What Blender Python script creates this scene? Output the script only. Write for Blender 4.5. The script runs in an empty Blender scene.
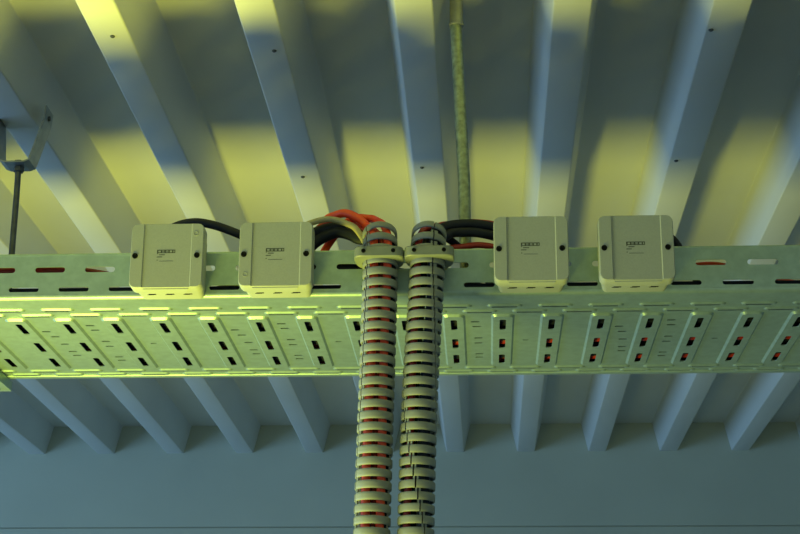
import bpy, bmesh, math, random
from mathutils import Vector, Matrix
from mathutils.geometry import delaunay_2d_cdt
random.seed(7)
C = bpy.context.scene.collection
sc = bpy.context.scene
PI = math.pi

# ---------------------------------------------------------------- materials
def new_mat(name, col, rough=0.5, metal=0.0, var=0.08, scale=40.0, bump=0.0, spec=0.5, stretch=None):
    m = bpy.data.materials.new(name); m.use_nodes = True
    nt = m.node_tree; b = nt.nodes['Principled BSDF']
    b.inputs['Roughness'].default_value = rough
    b.inputs['Metallic'].default_value = metal
    b.inputs['Specular IOR Level'].default_value = spec
    tc = nt.nodes.new('ShaderNodeTexCoord')
    mp = nt.nodes.new('ShaderNodeMapping')
    if stretch: mp.inputs['Scale'].default_value = stretch
    nz = nt.nodes.new('ShaderNodeTexNoise'); nz.inputs['Scale'].default_value = scale
    nz.inputs['Detail'].default_value = 4
    cr = nt.nodes.new('ShaderNodeValToRGB')
    lo = [max(0, c * (1 - var)) for c in col]; hi = [min(1, c * (1 + var)) for c in col]
    cr.color_ramp.elements[0].position = .35; cr.color_ramp.elements[1].position = .65
    cr.color_ramp.elements[0].color = (*lo, 1); cr.color_ramp.elements[1].color = (*hi, 1)
    nt.links.new(tc.outputs['Object'], mp.inputs['Vector'])
    nt.links.new(mp.outputs['Vector'], nz.inputs['Vector'])
    nt.links.new(nz.outputs['Fac'], cr.inputs['Fac'])
    nt.links.new(cr.outputs['Color'], b.inputs['Base Color'])
    if bump:
        bp = nt.nodes.new('ShaderNodeBump'); bp.inputs['Strength'].default_value = bump
        bp.inputs['Distance'].default_value = .001
        nt.links.new(nz.outputs['Fac'], bp.inputs['Height'])
        nt.links.new(bp.outputs['Normal'], b.inputs['Normal'])
    return m

M = {
    'deck':   new_mat('painted_deck', (.62, .63, .58), .45, 0, .05, 6, .02, stretch=(1, .4, 1)),
    'wall':   new_mat('painted_wall', (.46, .49, .385), .7, 0, .04, 3, .02),
    'floor':  new_mat('concrete_floor', (.28, .29, .27), .8, 0, .2, 5, .1),
    'galv':   new_mat('galvanised_sheet', (.31, .43, .42), .42, .62, .07, 90, .03),
    'pipe':   new_mat('galvanised_pipe', (.30, .35, .22), .38, .5, .25, 120, .1),
    'dark':   new_mat('dark_steel', (.10, .11, .11), .5, .5, .2, 60, .05),
    'steel':  new_mat('grey_steel', (.34, .36, .34), .45, .45, .12, 60, .03),
    'box':    new_mat('grey_plastic', (.335, .365, .32), .5, 0, .03, 500, .12, .35),
    'black':  new_mat('black_plastic', (.005, .006, .005), .7, 0, .2, 60, 0, .08),
    'ink':    new_mat('label_ink', (.075, .085, .065), .7, 0, .1, 60, 0, .1),
    'hose':   new_mat('hose_plastic', (.225, .25, .235), .5, 0, .06, 60, .05, .4),
    'clamp':  new_mat('clamp_plastic', (.19, .215, .18), .5, 0, .06, 60, .03, .4),
    'orange': new_mat('orange_sheath', (.85, .075, .02), .42, 0, .05, 40),
    'red':    new_mat('red_sheath', (.34, .022, .02), .45, 0, .08, 40),
    'navy':   new_mat('dark_sheath', (.010, .014, .028), .55, 0, .2, 40, 0, .25),
    'beige':  new_mat('beige_sheath', (.36, .33, .20), .5, 0, .06, 40),
    'frame':  new_mat('window_paint', (.6, .62, .6), .5, 0, .04, 10),
}

# ---------------------------------------------------------------- helpers
def link(name, bm, mat, parent=None, smooth=False, angle=35):
    me = bpy.data.meshes.new(name); bm.to_mesh(me); bm.free()
    me.materials.append(mat)
    o = bpy.data.objects.new(name, me); C.objects.link(o)
    if parent is not None: o.parent = parent
    if smooth:
        me.shade_smooth()
        me.set_sharp_from_angle(angle=math.radians(angle))
    return o

def thing(name, label, cat, loc=(0, 0, 0), group=None):
    o = bpy.data.objects.new(name, None); C.objects.link(o)
    o.location = loc; o.empty_display_size = .02
    o['label'] = label; o['category'] = cat
    if group: o['group'] = group
    return o

def tag(o, label, cat, group=None):
    o['label'] = label; o['category'] = cat
    if group: o['group'] = group
    return o

def struct(name, bm, mat, parent=None, **k):
    o = link(name, bm, mat, parent, **k); o['kind'] = 'structure'
    return o

def add_box(bm, lo, hi, bev=0.0):
    vs = [bm.verts.new((x, y, z)) for x in (lo[0], hi[0]) for y in (lo[1], hi[1]) for z in (lo[2], hi[2])]
    fs = [(0, 1, 3, 2), (4, 6, 7, 5), (0, 4, 5, 1), (2, 3, 7, 6), (0, 2, 6, 4), (1, 5, 7, 3)]
    fl = [bm.faces.new([vs[i] for i in f]) for f in fs]
    if bev:
        es = list({e for f in fl for e in f.edges})
        bmesh.ops.bevel(bm, geom=es, offset=bev, segments=2, affect='EDGES', profile=.5)

def loft(bm, rings, cap=True, closed_loop=False):
    """rings: list of equally long closed point loops"""
    vr = [[bm.verts.new(p) for p in r] for r in rings]
    n = len(vr[0]); k = len(vr)
    for a in range(k if closed_loop else k - 1):
        A, B = vr[a], vr[(a + 1) % k]
        for i in range(n):
            bm.faces.new((A[i], A[(i + 1) % n], B[(i + 1) % n], B[i]))
    if cap and not closed_loop:
        bm.faces.new(list(reversed(vr[0]))); bm.faces.new(vr[-1])
    return vr

def frames_along(pts):
    T = []
    for i in range(len(pts)):
        a = pts[max(i - 1, 0)]; b = pts[min(i + 1, len(pts) - 1)]
        T.append((b - a).normalized())
    up = Vector((0, -1, 0)) if abs(T[0].y) < .9 else Vector((1, 0, 0))
    N = [(up - T[0] * up.dot(T[0])).normalized()]
    for i in range(1, len(pts)):
        n = N[-1] - T[i] * N[-1].dot(T[i]); N.append(n.normalized())
    return T, N

def spline(pts, sub=6):
    """Catmull-Rom through pts"""
    P = [Vector(p) for p in pts]
    P = [P[0] * 2 - P[1]] + P + [P[-1] * 2 - P[-2]]
    out = []
    for i in range(1, len(P) - 2):
        p0, p1, p2, p3 = P[i - 1:i + 3]
        for s in range(sub):
            t = s / sub
            out.append(.5 * ((2 * p1) + (p2 - p0) * t + (2 * p0 - 5 * p1 + 4 * p2 - p3) * t * t + (3 * p1 - p0 - 3 * p2 + p3) * t ** 3))
    out.append(P[-2].copy())
    return out

def add_tube(bm, pts, r, seg=12):
    T, N = frames_along(pts)
    rings = []
    for p, t, n in zip(pts, T, N):
        b = t.cross(n)
        rings.append([p + (n * math.cos(a) + b * math.sin(a)) * r for a in [2 * PI * k / seg for k in range(seg)]])
    loft(bm, rings)

def add_lathe(bm, prof, seg=24, axis='Z', at=(0, 0, 0), cap=True):
    """prof: (radius, height) pairs along axis"""
    rings = []
    for r, h in prof:
        ring = []
        for k in range(seg):
            a = 2 * PI * k / seg; c, s = r * math.cos(a), r * math.sin(a)
            v = (c, s, h) if axis == 'Z' else (c, h, -s) if axis == 'Y' else (h, c, s)
            ring.append(Vector(v) + Vector(at))
        rings.append(ring)
    loft(bm, rings, cap)

def rrect(w, h, r, seg=4, cx=0, cy=0):
    pts = []
    for (sx, sy, a0) in ((1, 1, 0), (-1, 1, 90), (-1, -1, 180), (1, -1, 270)):
        for k in range(seg + 1):
            a = math.radians(a0 + 90 * k / seg)
            pts.append((cx + sx * (w / 2 - r) + r * math.cos(a), cy + sy * (h / 2 - r) + r * math.sin(a)))
    return pts

def fix(bm):
    bmesh.ops.remove_doubles(bm, verts=bm.verts, dist=1e-6)
    bmesh.ops.recalc_face_normals(bm, faces=bm.faces)

def sheet(rect, loops, holes, lines=()):
    """Flat sheet with raised loops (points, height) and cut holes -> (verts2d, heights, tris)."""
    x0, x1, y0, y1 = rect
    V, Hh, E = [], [], []
    def loop(pts, h):
        s = len(V); n = len(pts)
        for p in pts: V.append(Vector(p)); Hh.append(h)
        for i in range(n): E.append((s + i, s + (i + 1) % n))
    loop([(x0, y0), (x1, y0), (x1, y1), (x0, y1)], 0)
    for a, b in lines:
        s = len(V); V.append(Vector(a)); V.append(Vector(b)); Hh.extend((0, 0)); E.append((s, s + 1))
    for pts, h in loops: loop(pts, h)
    for pts, h in holes: loop(pts, h)
    vo, eo, fo, ov, oe, of = delaunay_2d_cdt(V, E, [], 0, 1e-7)
    hh = [Hh[o[0]] if o else 0 for o in ov]
    bbs = []
    for pts, h in holes:
        xs = [p[0] for p in pts]; ys = [p[1] for p in pts]
        bbs.append((min(xs), max(xs), min(ys), max(ys), pts))
    def inside(c, pts):
        n = len(pts); s = 0
        for i in range(n):
            a = pts[i]; b = pts[(i + 1) % n]
            if (b[0] - a[0]) * (c[1] - a[1]) - (b[1] - a[1]) * (c[0] - a[0]) < 0: return False
        return True
    tris = []
    for f in fo:
        cx = sum(vo[i].x for i in f) / len(f); cy = sum(vo[i].y for i in f) / len(f)
        if not (x0 - 1e-6 < cx < x1 + 1e-6 and y0 - 1e-6 < cy < y1 + 1e-6): continue
        bad = False
        for bx0, bx1, by0, by1, pts in bbs:
            if bx0 < cx < bx1 and by0 < cy < by1 and inside((cx, cy), pts): bad = True; break
        if not bad: tris.append(tuple(f))
    return vo, hh, tris

def sheet_mesh(data, mapper, flip=False):
    vo, hh, tris = data
    bm = bmesh.new()
    vs = [bm.verts.new(mapper(v.x, v.y, h)) for v, h in zip(vo, hh)]
    for t in tris:
        try: bm.faces.new([vs[i] for i in (reversed(t) if flip else t)])
        except ValueError: pass
    loose = [v for v in bm.verts if not v.link_faces]
    bmesh.ops.delete(bm, geom=loose, context='VERTS')
    return bm

def solidify(o, t, off=-1):
    md = o.modifiers.new('thickness', 'SOLIDIFY'); md.thickness = t; md.offset = off
    return o

# ---------------------------------------------------------------- the setting
HF, DEP, PITCH, FW, RUN = 2.52, .085, .2125, .052, .020      # corrugated deck: flange height, rib depth
X0 = -.327                                                  # left edge of one rib flange
WALL_Y = 4.74

def deck_profile():
    pts = []
    def arc(p, a, b, r=.0035, n=3):
        # rounded fold at p between directions to a and to b
        p, a, b = Vector(p), Vector(a), Vector(b)
        u = (a - p).normalized() * r; v = (b - p).normalized() * r
        for k in range(n + 1):
            t = k / n
            q = (p + u) * (1 - t) ** 2 + p * 2 * t * (1 - t) + (p + v) * t * t
            pts.append((q.x, q.y))
    for n in range(-18, 15):
        x = X0 + PITCH * n
        A = (x - RUN, HF + DEP); B = (x, HF); D = (x + FW, HF); E = (x + FW + RUN, HF + DEP)
        prev = (x - PITCH + FW + RUN, HF + DEP); nxt = (x + PITCH - RUN, HF + DEP)
        arc(A, prev, B); arc(B, A, D); arc(D, B, E); arc(E, D, nxt)
    return pts

bm = bmesh.new()
prof = deck_profile()
rows = []
for y in (-1.6, 0, 1.6, 3.2, WALL_Y):
    rows.append([bm.verts.new((x, y, z)) for x, z in prof])
for a in range(len(rows) - 1):
    for i in range(len(prof) - 1):
        bm.faces.new((rows[a][i], rows[a][i + 1], rows[a + 1][i + 1], rows[a + 1][i]))
top = [bm.verts.new(p) for p in ((prof[0][0], -1.6, 2.72), (prof[-1][0], -1.6, 2.72), (prof[-1][0], WALL_Y, 2.72), (prof[0][0], WALL_Y, 2.72))]
bm.faces.new(top)
bm.faces.new([*rows[0], top[1], top[0]])
bm.faces.new([*reversed(rows[-1]), top[3], top[2]])
bm.faces.new([rows[k][0] for k in range(5)] + [top[3], top[0]])
bm.faces.new([rows[k][-1] for k in reversed(range(5))] + [top[1], top[2]])
bmesh.ops.recalc_face_normals(bm, faces=bm.faces)
ceiling = struct('ceiling', bm, M['deck'], smooth=True, angle=20)

for (x, y) in ((-.512, 1.987), (-.292, 2.041), (-.304, 2.519), (-.0995, 2.485), (.322, 2.472), (.318, 2.002)):
    bm = bmesh.new()
    add_lathe(bm, [(.0035, 0), (.0035, -.0012), (.002, -.0024)], 8, at=(x, y, HF))
    fix(bm)
    s = struct('deck_screw', bm, M['dark'], ceiling)

XL, XR = prof[0][0], prof[-1][0]
bm = bmesh.new()
add_box(bm, (XL, WALL_Y, 2.2965), (XR, WALL_Y + .1, 2.72))
add_box(bm, (XL, WALL_Y, 0), (XR, WALL_Y + .1, 2.2925))
add_box(bm, (XL, WALL_Y + .006, 2.29), (XR, WALL_Y + .09, 2.30))
struct('wall_back', bm, M['wall'])
bm = bmesh.new(); add_box(bm, (XL, -1.6, -.1), (XR, WALL_Y + .1, 0)); struct('floor', bm, M['floor'])
# left wall with a long window opening (outside the picture, the daylight comes through it)
WY0, WY1, WZ0, WZ1 = -.6, 4.2, .15, 2.0
bm = bmesh.new()
add_box(bm, (XL - .1, -1.6, -.1), (XL, WALL_Y + .1, WZ0)); add_box(bm, (XL - .1, -1.6, WZ1), (XL, WALL_Y + .1, 2.72))
add_box(bm, (XL - .1, -1.6, WZ0), (XL, WY0, WZ1)); add_box(bm, (XL - .1, WY1, WZ0), (XL, WALL_Y + .1, WZ1))
struct('wall_left', bm, M['wall'])
bm = bmesh.new(); add_box(bm, (XR, -1.6, -.1), (XR + .1, WALL_Y + .1, 2.72)); struct('wall_right', bm, M['wall'])
bm = bmesh.new()
t = .05
add_box(bm, (XL - .08, WY0, WZ0), (XL - .02, WY1, WZ0 + t)); add_box(bm, (XL - .08, WY0, WZ1 - t), (XL - .02, WY1, WZ1))
for y in (WY0, 1.0, 2.6, WY1 - t): add_box(bm, (XL - .08, y, WZ0 + t), (XL - .02, y + t, WZ1 - t))
struct('window_1', bm, M['frame'])

# ---------------------------------------------------------------- cable tray
TX0, TX1 = -1.729, 1.716
TF, TR, TB, TT = 1.930, 2.324, 2.118, 2.177          # front face, rear face, underside, rim
BR = .005; H = TT - TB; W = TR - TF
LA = H - BR; AR = BR * PI / 2; LB = W - 2 * BR
def tray_map(u, v, h):
    """v runs down the front face, round the bend, across the underside, round, up the rear face; h = outwards"""
    if v <= LA: return (u, TF - h, TT - v)
    v -= LA
    if v <= AR:
        a = v / BR; return (u, TF + BR - (BR + h) * math.cos(a), TB + BR - (BR + h) * math.sin(a))
    v -= AR
    if v <= LB: return (u, TF + BR + v, TB - h)
    v -= LB
    if v <= AR:
        a = v / BR; return (u, TR - BR + (BR + h) * math.sin(a), TB + BR - (BR + h) * math.cos(a))
    v -= AR
    return (u, TR + h, TB + BR + v)
def vY(y): return LA + AR + (y - TF - BR)            # sheet coordinate of a point of the underside
def vZ(z): return TT - z
TP = .0650
def xs_phase(x0, m=.03):
    x = x0
    while x - TP > TX0 + m: x -= TP
    out = []
    while x < TX1 - m:
        out.append(x); x += TP
    return out
PH = -.557
tray = thing('cable_tray', 'long perforated galvanised cable tray hung under the corrugated ceiling', 'cable tray', (0, 0, 0))
# front rail
holes = []
for x in xs_phase(PH): holes.append((rrect(.039, .0075, .0036, 3, x, vZ(2.1565)), 0))
for x in xs_phase(PH - TP / 2): holes.append((rrect(.039, .0065, .0031, 3, x, vZ(2.1300)), 0))
d = sheet((TX0, TX1, 0, LA), [], holes)
bm = sheet_mesh(d, tray_map)
fr = link('front_rail', bm, M['galv'], tray); solidify(fr, .0012, -1)
bm = bmesh.new()                                     # rolled rim of the front rail
pr = [(TF - .0008, TT - .004), (TF - .0014, TT - .001), (TF - .0004, TT + .0016), (TF + .0035, TT + .0022), (TF + .0095, TT + .0015), (TF + .0098, TT - .0005), (TF + .0008, TT - .0005)]
loft(bm, [[(x, y, z) for y, z in pr] for x in (TX0, TX1)]); fix(bm)
link('rolled_rim', bm, M['galv'], fr)
# base with embossed strips and slots
holes, loops = [], []
lines = []
for k in range(1, 5): lines.append(((TX0, LA + AR * k / 5), (TX1, LA + AR * k / 5)))
lines.append(((TX0, LA + AR), (TX1, LA + AR)))
lines.append(((TX0, LA + AR + LB), (TX1, LA + AR + LB)))
for k in range(1, 5): lines.append(((TX0, LA + AR + LB + AR * k / 5), (TX1, LA + AR + LB + AR * k / 5)))
def louvre(x, y, out=.0018):
    loops.append((rrect(.0455, .0112, .0054, 4, x, vY(y)), 0))
    loops.append((rrect(.041, .0070, .0033, 4, x, vY(y) + .0006), out))
    holes.append((rrect(.034, .0046, .0021, 3, x, vY(y) + .0011), out))
for x in xs_phase(PH): louvre(x, 1.9756); louvre(x, 2.2985, .0018)
for x in xs_phase(PH - TP / 2): louvre(x, 1.9990); louvre(x, 2.2790, .0018)
ya, yb = vY(2.3085), vY(2.3175)
loops.append(([(TX0 + .002, ya - .0012), (TX1 - .002, ya - .0012), (TX1 - .002, yb + .0008), (TX0 + .002, yb + .0008)], 0))
loops.append(([(TX0 + .003, ya), (TX1 - .003, ya), (TX1 - .003, yb), (TX0 + .003, yb)], .0018))
strips = xs_phase(PH - .002)
for x in strips:
    cy = (2.0135 + 2.266) / 2; ly = 2.266 - 2.0135
    loops.append((rrect(.0300, ly, .007, 4, x, vY(cy)), 0))
    loops.append((rrect(.0245, ly - .0055, .005, 4, x, vY(cy)), .0030))
    for yy in (2.053, 2.143, 2.2235):
        holes.append((rrect(.0085, .047, .0030, 3, x, vY(yy)), .0030))
GA = [(-.006, 2.075), (0, 2.100), (.004, 2.137), (.006, 2.175), (.007, 2.196)]
GB = [(-.004, 2.048), (-.002, 2.070), (0, 2.125), (.0, 2.150), (.001, 2.206), (.001, 2.224)]
k0 = min(range(len(strips)), key=lambda i: abs(strips[i] + .624))
for i, x in enumerate(strips):
    g = (i - k0 + 1) % 4; cx = x - TP / 2                # gap to the left of strip i
    if cx < TX0 + .02: continue
    if g == 0: holes.append((rrect(.009, .0045, .002, 2, cx, vY(2.137)), 0))
    elif g == 2:
        for dx, yy in GA: holes.append((rrect(.0125, .0056, .0024, 2, cx + dx, vY(yy)), 0))
    elif g == 3:
        for dx, yy in GB: holes.append((rrect(.0125, .0056, .0024, 2, cx + dx, vY(yy)), 0))
d = sheet((TX0, TX1, LA, LA + 2 * AR + LB), loops, holes, lines)
bm = sheet_mesh(d, tray_map)
base = link('tray_base', bm, M['galv'], tray); solidify(base, .0012, -1)
# rear rail
holes = []
L0 = LA + 2 * AR + LB
for x in xs_phase(PH): holes.append((rrect(.039, .0075, .0036, 3, x, L0 + (2.1565 - TB - BR)), 0))
for x in xs_phase(PH - TP / 2): holes.append((rrect(.039, .0065, .0031, 3, x, L0 + (2.1300 - TB - BR)), 0))
d = sheet((TX0, TX1, L0, L0 + LA), [], holes)
bm = sheet_mesh(d, tray_map)
rr = link('rear_rail', bm, M['galv'], tray); solidify(rr, .0012, -1)
bm = bmesh.new()
loft(bm, [[(x, TR + TF - y, z) for y, z in pr] for x in (TX0, TX1)]); fix(bm)
link('rolled_rim', bm, M['galv'], rr)

# cantilever arm that carries the tray at the far left
arm = thing('support_arm', 'grey steel support arm under the far left end of the tray', 'bracket', (-.735, 2.15, 2.1))
bm = bmesh.new()
ax0, ax1, ay0, ay1 = -.864, -.7185, 1.95, 2.335
add_box(bm, (ax0, ay0, 2.100), (ax1, ay1, 2.1025)); add_box(bm, (ax0, ay0, 2.1025), (ax0 + .0025, ay1, 2.1148)); add_box(bm, (ax1 - .0025, ay0, 2.1025), (ax1, ay1, 2.1148))
o = link('channel', bm, M['galv'], arm); o.matrix_parent_inverse = Matrix.Translation((-.735, 2.15, 2.1)).inverted()
bm = bmesh.new()
add_box(bm, (-.900, 2.330, 2.100), (-.864, 2.366, HF + DEP))
o = link('post', bm, M['steel'], arm); o.matrix_parent_inverse = Matrix.Translation((-.735, 2.15, 2.1)).inverted()
for y in (2.04, 2.318):
    bm = bmesh.new()
    add_lathe(bm, [(.0075, 2.100), (.0075, 2.0935), (.0042, 2.0935), (.0042, 2.088), (.003, 2.087)], 6, at=(-.7395, y, 0)); fix(bm)
    o = link('bolt', bm, M['galv'], arm); o.matrix_parent_inverse = Matrix.Translation((-.735, 2.15, 2.1)).inverted()
    o.data.name = 'bolt'

# ---------------------------------------------------------------- junction boxes
BW, BH, BD = .0925, .0835, .050
def xz(pts, y): return [Vector((p[0], y, p[1])) for p in pts]
def make_box(label):
    t = thing('junction_box', label, 'junction box', group='junction boxes along the tray rail')
    # origin: middle of the back plane (y=0), front towards -y
    bm = bmesh.new()
    rings = [xz(rrect(BW - .012, BH - .006, .006), 0), xz(rrect(BW - .005, BH - .005, .008), -.026), xz(rrect(BW - .004, BH - .004, .008), -.030)]
    loft(bm, rings); fix(bm); link('box_body', bm, M['box'], t, smooth=True, angle=25)
    bm = bmesh.new()
    rings = [xz(rrect(BW - .001, BH - .001, .008), -.0305), xz(rrect(BW, BH, .0085), -.032), xz(rrect(BW, BH, .0085), -.0472),
             xz(rrect(BW - .0008, BH - .0008, .0082), -.0484), xz(rrect(BW - .0022, BH - .0022, .0076), -.0490)]
    loft(bm, rings); fix(bm); lid = link('lid', bm, M['box'], t, smooth=True, angle=25)
    # raised side strips of the lid, the middle field lies a little deeper
    xl, xr = -.0293, .0300
    for (a, b, nm) in ((-BW / 2 + .0012, xl, 'l'), (xr, BW / 2 - .0012, 'r')):
        bm = bmesh.new()
        w = b - a
        h = BH - .0024
        r = .007; pts = []
        def crn(cx, cz, a0):
            for k in range(5):
                q = math.radians(a0 + 22.5 * k); pts.append((cx + r * math.cos(q), cz + r * math.sin(q)))
        if nm == 'l':
            pts += [(b, -h / 2), (b, h / 2)]; crn(a + r, h / 2 - r, 90); crn(a + r, -h / 2 + r, 180)
        else:
            pts += [(a, h / 2), (a, -h / 2)]; crn(b - r, -h / 2 + r, 270); crn(b - r, h / 2 - r, 0)
        e = .0011 if nm == 'r' else -.0011
        top = [(p[0] + e * (abs(p[0] - (a if nm == 'r' else b)) < 1e-6), p[1] * .998) for p in pts]
        loft(bm, [xz(pts, -.0489), xz(pts, -.0491), xz(top, -.0504)]); fix(bm)
        link('lid_strip', bm, M['box'], lid)
    # tongue of the middle field folded round the bottom edge
    bm = bmesh.new()
    zb = -BH / 2
    tp = [(xl + .001, -.0478), (xl + .0065, -.0335), (xr - .0065, -.0335), (xr - .001, -.0478)]
    loft(bm, [[(x, y, zb + .0004) for x, y in tp], [(x, y, zb - .0010) for x, y in tp]]); fix(bm)
    link('lid_tongue', bm, M['box'], lid)
    for x in (-BW / 2 + .0065, BW / 2 - .0080):
        bm = bmesh.new()
        add_lathe(bm, [(.0036, -.0500), (.0036, -.0511), (.0026, -.0513), (.0020, -.0508)], 16, 'Y', (x, 0, -.0005)); fix(bm)
        link('lid_screw', bm, M['black'], t)
    # three knock-out slots in the underside
    for x in (-.022, .001, .024):
        bm = bmesh.new()
        add_box(bm, (x - .0055, -.0215, -BH / 2 + .0025), (x + .0045, -.0175, -BH / 2 + .0041 ), .0004)
        add_box(bm, (x - .0075, -.0188, -BH / 2 + .0025), (x + .0015, -.0166, -BH / 2 + .0044), .0004)
        link('knockout_slot', bm, M['black'], t)
    # printed maker's plate: dark bar with light cells and a few small lines of print
    bm = bmesh.new()
    y0, y1 = -.0490, -.04912
    def ink(a, b, c, d): add_box(bm, (a, y1, c), (b, y0, d))
    lx, rx, tz, bz = -.0125, .0105, .0075, .0032
    ink(lx, rx, tz - .0010, tz); ink(lx, rx, bz, bz + .0009)
    for a, b in ((lx, lx + .0016), (lx + .0046, lx + .0062), (lx + .0092, lx + .0112), (lx + .0142, lx + .0160), (lx + .0190, lx + .0206), (rx - .0010, rx)):
        ink(a, b, bz + .0009, tz - .0010)
    ink(lx + .0062, lx + .0092, .0050, .0056); ink(lx + .0112, lx + .0142, .0050, .0054)
    for a, b, z in ((lx, lx + .0012, .0020), (lx + .0026, lx + .010, .0006), (lx, lx + .0065, -.0022), (lx, lx + .0014, -.0062), (lx + .003, lx + .021, -.0074)):
        ink(a, b, z, z + .0009 if b - a < .015 else z + .0004)
    link('printed_plate', bm, M['ink'], lid)
    return t
def dup(root, loc, label, name=None):
    r = root.copy(); C.objects.link(r); r.location = loc; r['label'] = label
    for ch in list(root.children):
        c = ch.copy(); C.objects.link(c); c.parent = r
        for g in list(ch.children):
            e = g.copy(); C.objects.link(e); e.parent = c
    return r
bx = make_box('grey junction box nearest the left end of the tray rail, ring mark at upper right')
bx.location = (-.3947, 1.9298, 2.1552)
spots = [((-.2576, 1.9298, 2.1556), 'grey junction box just left of the orange cable loop, ring mark at lower left'),
         ((.0603, 1.9298, 2.1588), 'grey junction box just right of the two hoses, where the dark cables disappear'),
         ((.1900, 1.9298, 2.1584), 'rightmost grey junction box, on the bare stretch of rail at right')]
bx.scale = (1, 1.13, 1.025)
boxes = [bx] + [dup(bx, l, s) for l, s in spots]
for b, (dx, dz) in ((boxes[0], (.036, .0275)), (boxes[1], (-.0375, -.0265))):
    bm = bmesh.new()
    n = 18; r1, r2, yb, yf = .0022, .0033, -.0503, -.0508
    rings = []
    for k in range(n):
        a = 2 * PI * k / n; c, s = math.cos(a), math.sin(a)
        rings.append([(dx + r * c, y, dz + r * s) for r, y in ((r1, yb), (r1 + .0002, yf), (r2 - .0002, yf), (r2, yb))])
    loft(bm, rings, cap=False, closed_loop=True); fix(bm)
    lid = [c for c in b.children if c.name.startswith('lid') and 'screw' not in c.name][0]
    link('ring_mark', bm, M['box'], lid, smooth=True)

# ---------------------------------------------------------------- slotted hoses
def make_hose(path, slits, label, r=.0223):
    t = thing('slotted_hose', label, 'hose', group='slotted hoses hanging from the tray')
    pts = spline(path, 24)
    # arc length table
    L = [0]
    for a, b in zip(pts, pts[1:]): L.append(L[-1] + (b - a).length)
    def at(s):
        s = max(0, min(s, L[-1] - 1e-6))
        for i in range(len(L) - 1):
            if L[i + 1] >= s:
                f = (s - L[i]) / (L[i + 1] - L[i]); p = pts[i].lerp(pts[i + 1], f)
                a = pts[max(i - 1, 0)]; b = pts[min(i + 2, len(pts) - 1)]
                return p, (b - a).normalized()
    P, BWD = .0141, .0097
    bm = bmesh.new(); seg = 44
    # band profile (radius, axial) closed loop
    pf = [(r - .0026, -.5), (r - .0008, -.5), (r - .0001, -.40), (r, -.15), (r, .15), (r - .0001, .40), (r - .0008, .5), (r - .0026, .5)]
    n = int(L[-1] / P)
    for k in range(n):
        s = (k + .5) * P
        p, T = at(s)
        fwd = (Vector((0, -1, 0)) - T * (-T.y)).normalized(); side = fwd.cross(T).normalized()
        # side points to the viewer's right when T runs up
        if side.x < 0: side = -side
        cuts = sorted(f(p.z) for f in slits)
        spans = []
        for i, c in enumerate(cuts):
            e = cuts[i + 1] if i + 1 < len(cuts) else cuts[0] + 360
            spans.append((c + 2.4, e - 2.4))
        for a0, a1 in spans:
            m = max(4, int(seg * (a1 - a0) / 360)); rings = []
            for q in range(m + 1):
                a = math.radians(a0 + (a1 - a0) * q / m)
                dr = fwd * math.cos(a) + side * math.sin(a)
                rings.append([p + dr * rr + T * (ax * BWD) for rr, ax in pf])
            loft(bm, rings)
        if k < n - 1:
            p2, T2 = at(s + P / 2)
            for c in [cuts[0] + 180 + 40, cuts[0] + 180 - 40] + [q + e for q in cuts for e in (-6, 6)]:
                w = 3.0
                rings = []
                for q in range(3):
                    a = math.radians(c - w + w * q)
                    dr = fwd * math.cos(a) + side * math.sin(a)
                    rings.append([p2 + dr * rr + T2 * ax for rr, ax in ((r - .0029, -.0022), (r - .0014, -.0022), (r - .0014, .0022), (r - .0029, .0022))])
                loft(bm, rings)
    fix(bm)
    link('hose_rings', bm, M['hose'], t, smooth=True, angle=40)
    return t, at, L[-1]

h1_path = [(-.1385, 1.900, 1.62), (-.1355, 1.900, 1.80), (-.1318, 1.900, 1.97), (-.1290, 1.900, 2.10), (-.1284, 1.900, 2.150), (-.1292, 1.904, 2.178), (-.1305, 1.913, 2.1975)]
h2_path = [(-.0860, 1.900, 1.62), (-.0832, 1.900, 1.80), (-.0786, 1.900, 1.97), (-.0715, 1.900, 2.10), (-.0690, 1.900, 2.150), (-.0680, 1.904, 2.178), (-.0670, 1.913, 2.1975)]
def lerp(z, tab):
    if z >= tab[0][0]: return tab[0][1]
    for (za, a), (zb, b) in zip(tab, tab[1:]):
        if z >= zb: return a + (b - a) * (za - z) / (za - zb)
    return tab[-1][1]
s1 = [lambda z: lerp(z, [(2.14, -46), (1.97, -54), (1.90, -66), (1.62, -88)])]
tw = [(2.14, 20), (1.97, 66), (1.80, 165), (1.62, 250)]
s2 = [lambda z: lerp(z, tw), lambda z: lerp(z, tw) - 128]
hose1, at1, len1 = make_hose(h1_path, s1, 'left slotted grey hose with red cables showing between its rings')
hose2, at2, len2 = make_hose(h2_path, s2, 'right slotted grey hose with dark cables showing between its rings')

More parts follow.
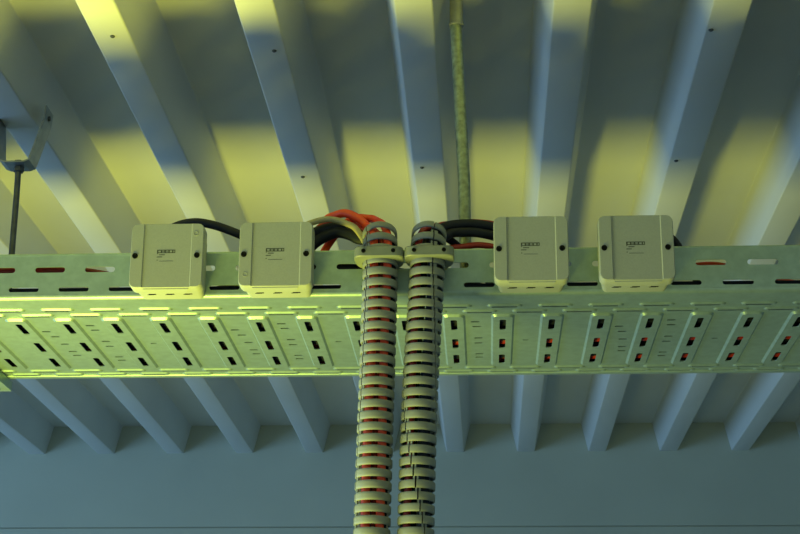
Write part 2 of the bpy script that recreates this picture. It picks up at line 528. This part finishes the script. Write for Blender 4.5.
# clamps that hold the hoses at the rail
def make_clamp(cx, cz, hx, hy, label):
    t = thing('hose_clamp', label, 'clamp', (cx, 1.9, cz), group='hose clamps on the tray rail')
    bm = bmesh.new()
    th = .0135
    # plan outline, front towards -y
    out = [(-.0250, -.0288), (.0250, -.0288), (.0300, -.0240), (.0312, -.010), (.0290, .010), (.0215, .0240), (.0215, .0285), (-.0215, .0285), (-.0215, .0240), (-.0290, .010), (-.0312, -.010), (-.0300, -.0240)]
    n = 48
    def ring_out(scale):
        # resample the outline by angle so it can be bridged with the round hole
        res = []
        for k in range(n):
            a = 2 * PI * k / n + .0001; dx, dy = math.cos(a), math.sin(a); best = None
            for i in range(len(out)):
                ax, ay = out[i]; bx_, by_ = out[(i + 1) % len(out)]
                ex, ey = bx_ - ax, by_ - ay; det = dx * (-ey) + ex * dy
                if abs(det) < 1e-12: continue
                tt = (ax * (-ey) + ex * ay) / det; uu = (dx * ay - dy * ax) / det
                if tt > 0 and -1e-6 <= uu <= 1 + 1e-6 and (best is None or tt < best): best = tt
            res.append((dx * best * scale, dy * best * scale))
        return res
    o1 = ring_out(1.0); o2 = ring_out(.965)
    rin = .0229
    hole = [((hx - cx) + rin * math.cos(2 * PI * k / n + .0001), (hy - 1.9) + rin * math.sin(2 * PI * k / n + .0001)) for k in range(n)]
    rings = [[(x, y, -th / 2) for x, y in hole], [(x, y, -th / 2) for x, y in o2], [(x, y, -th / 2 + .0012) for x, y in o1],
             [(x, y, th / 2 - .0012) for x, y in o1], [(x, y, th / 2) for x, y in o2], [(x, y, th / 2) for x, y in hole]]
    loft(bm, rings, cap=False, closed_loop=True); fix(bm)
    link('clamp_ring', bm, M['clamp'], t, smooth=True, angle=30)
    for x in (-.0185, .0185):
        bm = bmesh.new()
        add_lathe(bm, [(.0027, -.0280), (.0027, -.0298), (.0018, -.0301), (.0015, -.0294)], 14, 'Y', (x, 0, .0005)); fix(bm)
        link('clamp_screw', bm, M['black'], t)
    return t
make_clamp(-.1292, 2.1568, -.1284, 1.9015, 'grey two-screw clamp holding the left hose with the red cables')
make_clamp(-.0662, 2.1570, -.0688, 1.9015, 'grey two-screw clamp holding the right hose with the dark cables')

# ---------------------------------------------------------------- cables
def cable(name, pts, r, mat, label, group=None, sub=6, seg=12):
    bm = bmesh.new(); add_tube(bm, spline(pts, sub), r, seg); fix(bm)
    return tag(link(name, bm, mat, None, smooth=True, angle=60), label, 'cable', group)

def down(at, L, off, n=9, s_top=.975):
    """points down the inside of a hose at a fixed offset (right, back) from its axis"""
    out = []
    for k in range(n):
        s = L * (s_top - (s_top - .01) * k / (n - 1)); p, T = at(s)
        fwd = (Vector((0, -1, 0)) - T * (-T.y)).normalized(); side = fwd.cross(T).normalized()
        if side.x < 0: side = -side
        w = 1.5 * math.sin(k * 1.3 + off[0] * 900) * .0006
        out.append(tuple(p + side * (off[0] + w) - fwd * off[1]))
    return out

G1 = 'cables looping into the left hose'
cable('orange_cable', [(-.262, 2.05, 2.165), (-.245, 2.01, 2.190), (-.2174, 1.985, 2.2209), (-.2062, 1.975, 2.2368), (-.1921, 1.965, 2.2400), (-.1780, 1.955, 2.2389), (-.1613, 1.945, 2.2280), (-.1480, 1.936, 2.2130)] + down(at1, len1, (-.0075, -.0105)), .0056, M['orange'],
      'bright orange cable, highest of the loop behind the left hose top', G1)
cable('orange_cable', [(-.235, 2.06, 2.175), (-.210, 2.01, 2.208), (-.1818, 1.985, 2.2346), (-.1664, 1.975, 2.2392), (-.1524, 1.965, 2.2353), (-.1381, 1.952, 2.2270)] + down(at1, len1, (.0090, -.0095)), .0053, M['orange'],
      'second orange cable, dipping into the left hose nearest its right side', G1)
cable('red_cable', [(-.262, 1.985, 2.172), (-.240, 1.965, 2.185), (-.2236, 1.962, 2.2008), (-.2171, 1.960, 2.2163), (-.2068, 1.960, 2.2250), (-.1906, 1.956, 2.2275), (-.1742, 1.950, 2.2215), (-.1571, 1.940, 2.2090)] + down(at1, len1, (-.0120, .0035)), .0045, M['red'],
      'red cable under the beige cable, beside the second box from the left', G1)
cable('beige_cable', [(-.275, 1.945, 2.185), (-.255, 1.940, 2.202), (-.2359, 1.938, 2.2123), (-.2230, 1.938, 2.2191), (-.2075, 1.938, 2.2238), (-.1929, 1.935, 2.2232), (-.1755, 1.930, 2.2156), (-.1600, 1.924, 2.2035)] + down(at1, len1, (-.0140, -.0060), s_top=.93), .0040, M['beige'],
      'beige cable arching from behind the second box into the left hose', G1)
for pts, off, lab in (([(-.262, 1.970, 2.165), (-.240, 1.957, 2.182), (-.2207, 1.955, 2.2090), (-.2046, 1.951, 2.2150), (-.1872, 1.947, 2.2160), (-.1706, 1.940, 2.2090), (-.1545, 1.931, 2.1985)], (.0015, .0080), 'upper black cable in the bundle between the second box and the left hose'),
                      ([(-.262, 1.952, 2.150), (-.240, 1.950, 2.170), (-.2198, 1.951, 2.1945), (-.2042, 1.949, 2.2045), (-.1868, 1.944, 2.2085), (-.1705, 1.938, 2.2030), (-.1550, 1.930, 2.1935)], (.0125, .0040), 'lower black cable in the bundle between the second box and the left hose')):
    cable('black_cable', pts + down(at1, len1, off), .0074, M['navy'], lab, G1)
cable('red_cable', [(-.310, 2.03, 2.160), (-.262, 1.995, 2.195), (-.225, 1.982, 2.222), (-.19, 1.976, 2.231), (-.160, 1.968, 2.225)] + down(at1, len1, (.0010, -.0010)), .0040, M['red'], 'red cable in the middle of the left hose', G1)

cable('black_cable', [(-.455, 1.985, 2.165), (-.438, 1.968, 2.192), (-.4231, 1.960, 2.2084), (-.4094, 1.955, 2.2190), (-.3955, 1.950, 2.2240), (-.3753, 1.947, 2.2262), (-.3554, 1.947, 2.2232), (-.3354, 1.947, 2.2167), (-.3153, 1.947, 2.2082), (-.2917, 1.950, 2.1979), (-.270, 1.960, 2.180), (-.25, 1.975, 2.160)], .0056, M['navy'],
      'black cable bridging the tops of the two left junction boxes')
G2 = 'cables looping into the right hose'
def up(at, L, off): return down(at, L, off)[::-1]
cable('black_cable', up(at2, len2, (.0075, -.0085)) + [(-.0527, 1.931, 2.2060), (-.0440, 1.940, 2.2135), (-.0287, 1.946, 2.2178), (-.0094, 1.950, 2.2192), (.0165, 1.955, 2.2159), (.0424, 1.962, 2.2070), (.065, 1.975, 2.18)], .0068, M['navy'],
      'upper black cable between the right hose top and the third box', G2)
cable('black_cable', up(at2, len2, (.0080, .0080)) + [(-.0470, 1.930, 2.1960), (-.0389, 1.937, 2.2030), (-.0236, 1.942, 2.2057), (-.0055, 1.945, 2.2059), (.0164, 1.950, 2.2025), (.0421, 1.957, 2.1950), (.062, 1.97, 2.17)], .0062, M['navy'],
      'lower black cable between the right hose top and the third box', G2)
cable('red_cable', up(at2, len2, (-.0105, -.0060)) + [(-.0550, 1.948, 2.2170), (-.0366, 1.957, 2.2225), (-.0160, 1.965, 2.2275), (-.0003, 1.970, 2.2285), (.0167, 1.972, 2.2264), (.0389, 1.976, 2.2200), (.062, 1.99, 2.19)], .0046, M['red'],
      'red cable peeping over the black pair right of the right hose', G2)
cable('red_cable', [(-.10, 1.985, 2.150), (-.080, 1.962, 2.168), (-.0600, 1.944, 2.1790), (-.0416, 1.942, 2.1840), (-.0263, 1.946, 2.1873), (-.0057, 1.948, 2.1902), (.0149, 1.950, 2.1880), (.0381, 1.955, 2.1827), (.065, 1.97, 2.165)], .0040, M['red'],
      'dark red cable lying along the rim between right hose and third box')
cable('black_cable', up(at2, len2, (-.0060, .0095)) + [(-.060, 1.945, 2.205), (-.035, 1.965, 2.198), (-.010, 1.985, 2.175), (.02, 2.01, 2.150), (.06, 2.03, 2.140)], .0050, M['navy'], 'black cable dropping from the right hose into the tray', G2)
cable('black_cable', [(.175, 1.99, 2.172), (.195, 1.965, 2.196), (.2166, 1.958, 2.2065), (.2314, 1.953, 2.2048), (.2408, 1.951, 2.1993), (.2485, 1.952, 2.1915), (.2550, 1.957, 2.1815), (.268, 1.972, 2.160), (.29, 2.0, 2.135)], .0048, M['navy'],
      'black cable stub curling out behind the rightmost box')

# the cables lying in the tray
GT = 'cables lying in the tray'
zb = TB + .0016
lay = [(1.9420, .0080, 'navy', 0), (1.9600, .0092, 'navy', 0), (1.9790, .0088, 'navy', 0), (1.9960, .0062, 'red', 0), (2.0130, .0080, 'navy', 0), (2.0310, .0080, 'navy', 0), (2.0480, .0060, 'navy', 0), (2.0660, .0080, 'navy', 0), (2.0840, .0080, 'navy', 0),
       (2.1030, .0080, 'navy', 0), (2.1210, .0070, 'navy', 0), (2.1380, .0075, 'navy', 0), (2.1550, .0070, 'red', 0), (2.1740, .0080, 'navy', 0), (2.1920, .0070, 'navy', 0), (2.2100, .0075, 'navy', 0), (2.2280, .0075, 'navy', 0), (2.2460, .0075, 'red', 0), (2.2640, .0080, 'navy', 0)]
for y, r, m, hi in lay:
    pts = []
    for k in range(22):
        x = TX0 + .004 + (TX1 - TX0 - .008) * k / 21
        drift = .034 * max(0, min(1, (.25 - x) / .7)) if y > 1.99 else 0
        pts.append((x, y + drift + random.uniform(-.0007, .0007), zb + r + .0003))
    word = 'red' if m == 'red' else 'black'
    cable(word + '_cable', pts, r, M[m], word + ' cable running the length of the tray floor, glimpsed through the bottom slots', word + ' cables along the tray floor', 4, 8)
# a red and an orange cable riding high behind the front rail, seen in the upper slots
cable('red_cable', [(TX0 + .01, 1.9500, 2.1610), (-.80, 1.9495, 2.1600), (-.62, 1.9490, 2.1608), (-.53, 1.949, 2.1600), (-.47, 1.953, 2.1510), (-.42, 1.965, 2.1440), (-.34, 1.985, 2.1390), (-.26, 2.02, 2.1440), (-.16, 2.03, 2.1440)], .0068, M['red'],
      'red cable behind the upper slots at the left end of the rail')
cable('orange_cable', [(.12, 2.045, 2.1450), (.20, 1.985, 2.1470), (.255, 1.955, 2.1570), (.30, 1.950, 2.1590), (.345, 1.962, 2.1490), (.42, 1.99, 2.1450), (.60, 2.02, 2.1450), (1.60, 2.03, 2.1450)], .0046, M['orange'],
      'orange cable behind an upper slot right of the rightmost box')

cable('black_cable', [(-.36, 2.00, 2.145), (-.30, 1.965, 2.152), (-.25, 1.950, 2.157), (-.19, 1.948, 2.1602), (-.12, 1.950, 2.156), (-.06, 1.965, 2.150), (.0, 1.99, 2.145)], .0066, M['navy'],
      'black cable behind the upper slots, left of the left hose')

# ---------------------------------------------------------------- rod with hanger, pipe
rx = -.7205; ry = 2.28
hg = thing('rod_hanger', 'dark threaded rod in a V-shaped deck hanger at upper left', 'hanger')
bm = bmesh.new()
rod = [Vector((rx - .001, ry, 2.4490)), Vector((rx, ry, 2.4)), Vector((rx + .0015, ry, 2.1212))]
add_tube(bm, rod, .0048, 12); fix(bm); link('threaded_rod', bm, M['dark'], hg, smooth=True)
bm = bmesh.new()
# V strap: bent flat strip 26 mm deep
yA, yB = ry - .020, ry + .020
c = -.7165
def strap(pts, th=.0022):
    L = len(pts); n = []
    for i in range(L):
        a = Vector(pts[max(i - 1, 0)]); b = Vector(pts[min(i + 1, L - 1)]); d = (b - a).normalized(); n.append(Vector((-d.y, d.x)))
    o = [Vector(p) + q * th / 2 for p, q in zip(pts, n)]; i_ = [Vector(p) - q * th / 2 for p, q in zip(pts, n)]
    for k in range(L - 1):
        quad = [o[k], o[k + 1], i_[k + 1], i_[k]]
        loft(bm, [[(q.x, yA, q.y) for q in quad], [(q.x, yB, q.y) for q in quad]])
strap([(c - .0390, 2.5330), (c - .0375, 2.5150), (c - .0330, 2.4620), (c - .0295, 2.4510), (c - .0220, 2.4480), (c + .0080, 2.4480), (c + .0155, 2.4510), (c + .0190, 2.4620), (c + .0345, 2.5200), (c + .0365, 2.5420)])
fix(bm); link('hanger_strap', bm, M['steel'], hg)
for s, x in ((-1, c - .0390), (1, c + .0360)):           # pins that grip the rib webs
    bm = bmesh.new()
    xi = x - s * .0075
    add_lathe(bm, [(.0040, min(x + s * .003, xi)), (.0040, max(x + s * .003, xi))], 10, 'X', (0, ry, 2.5275)); fix(bm); link('web_pin', bm, M['dark'], hg)
bm = bmesh.new()
add_lathe(bm, [(.0085, 2.4455), (.0085, 2.4385), (.0075, 2.4375)], 6, at=(rx, ry, 0))
add_lathe(bm, [(.0085, 2.4495), (.0085, 2.4555)], 6, at=(rx - .001, ry, 0)); fix(bm); link('nut', bm, M['dark'], hg)

px, py = -.0285, 1.988
pipe = thing('conduit_pipe', 'vertical galvanised pipe rising from the tray behind the right hose', 'pipe')
bm = bmesh.new()
pl = [Vector((-.0215, 2.0465, 2.1212)), Vector((-.0235, 2.0465, 2.30)), Vector((-.0335, 2.0465, 2.535))]
pl = [Vector((p.x, 1.9995, p.z)) for p in pl]
pl[0].z = TB + .016
add_tube(bm, pl, .0082, 20); fix(bm); link('pipe', bm, M['pipe'], pipe, smooth=True)
bm = bmesh.new()
add_lathe(bm, [(.0092, 2.5310), (.0104, 2.5318), (.0104, 2.5355), (.0092, 2.5362), (.0092, 2.604)], 20, at=(-.0325, 1.9995, 0)); fix(bm); link('socket', bm, M['steel'], pipe, smooth=True)

# ---------------------------------------------------------------- light
def light(name, kind, loc, rot, col, energy, **k):
    d = bpy.data.lights.new(name, kind); d.color = col; d.energy = energy
    for a, b in k.items(): setattr(d, a, b)
    o = bpy.data.objects.new(name, d); C.objects.link(o); o.location = loc; o.rotation_euler = rot
    return o
def aim(o, target):
    o.rotation_euler = (Vector(target) - o.location).to_track_quat('-Z', 'Y').to_euler()
lamp = light('tube_lamp', 'AREA', (-.79, 1.705, 1.0), (0, 0, 0), (.98, 1.0, .11), 13, shape='RECTANGLE', size=.7, size_y=.11, spread=math.radians(108))
aim(lamp, (-.50, 1.95, 2.5))
day = light('daylight', 'AREA', (XL + .03, 1.8, 1.075), (0, 0, 0), (.23, .50, .95), 115, shape='RECTANGLE', size=4.7, size_y=1.75)
aim(day, (0, 1.8, 1.8))
w = bpy.data.worlds.new('sky'); sc.world = w; w.use_nodes = True
bg = w.node_tree.nodes['Background']; bg.inputs[0].default_value = (.55, .68, .50, 1); bg.inputs[1].default_value = .5

# ---------------------------------------------------------------- camera
cd = bpy.data.cameras.new('camera'); cam = bpy.data.objects.new('camera', cd); C.objects.link(cam)
cd.sensor_width = 36; cd.lens = 72; cd.clip_start = .05
p, yaw, roll = math.radians(18.73), math.radians(3.12), math.radians(.34)
F = Vector((-math.sin(yaw) * math.cos(p), math.cos(yaw) * math.cos(p), math.sin(p)))
R0 = Vector((math.cos(yaw), math.sin(yaw), 0)); U0 = R0.cross(F)
R = R0 * math.cos(roll) + U0 * math.sin(roll); U = R.cross(F)
m = Matrix((R, U, -F)).transposed().to_4x4(); m.translation = (0, 0, 1.5)
cam.matrix_world = m
sc.camera = cam
sc.view_settings.view_transform = 'Standard'; sc.view_settings.look = 'None'
sc.view_settings.exposure = .18; sc.view_settings.gamma = 1; sc.view_settings.use_curve_mapping = False
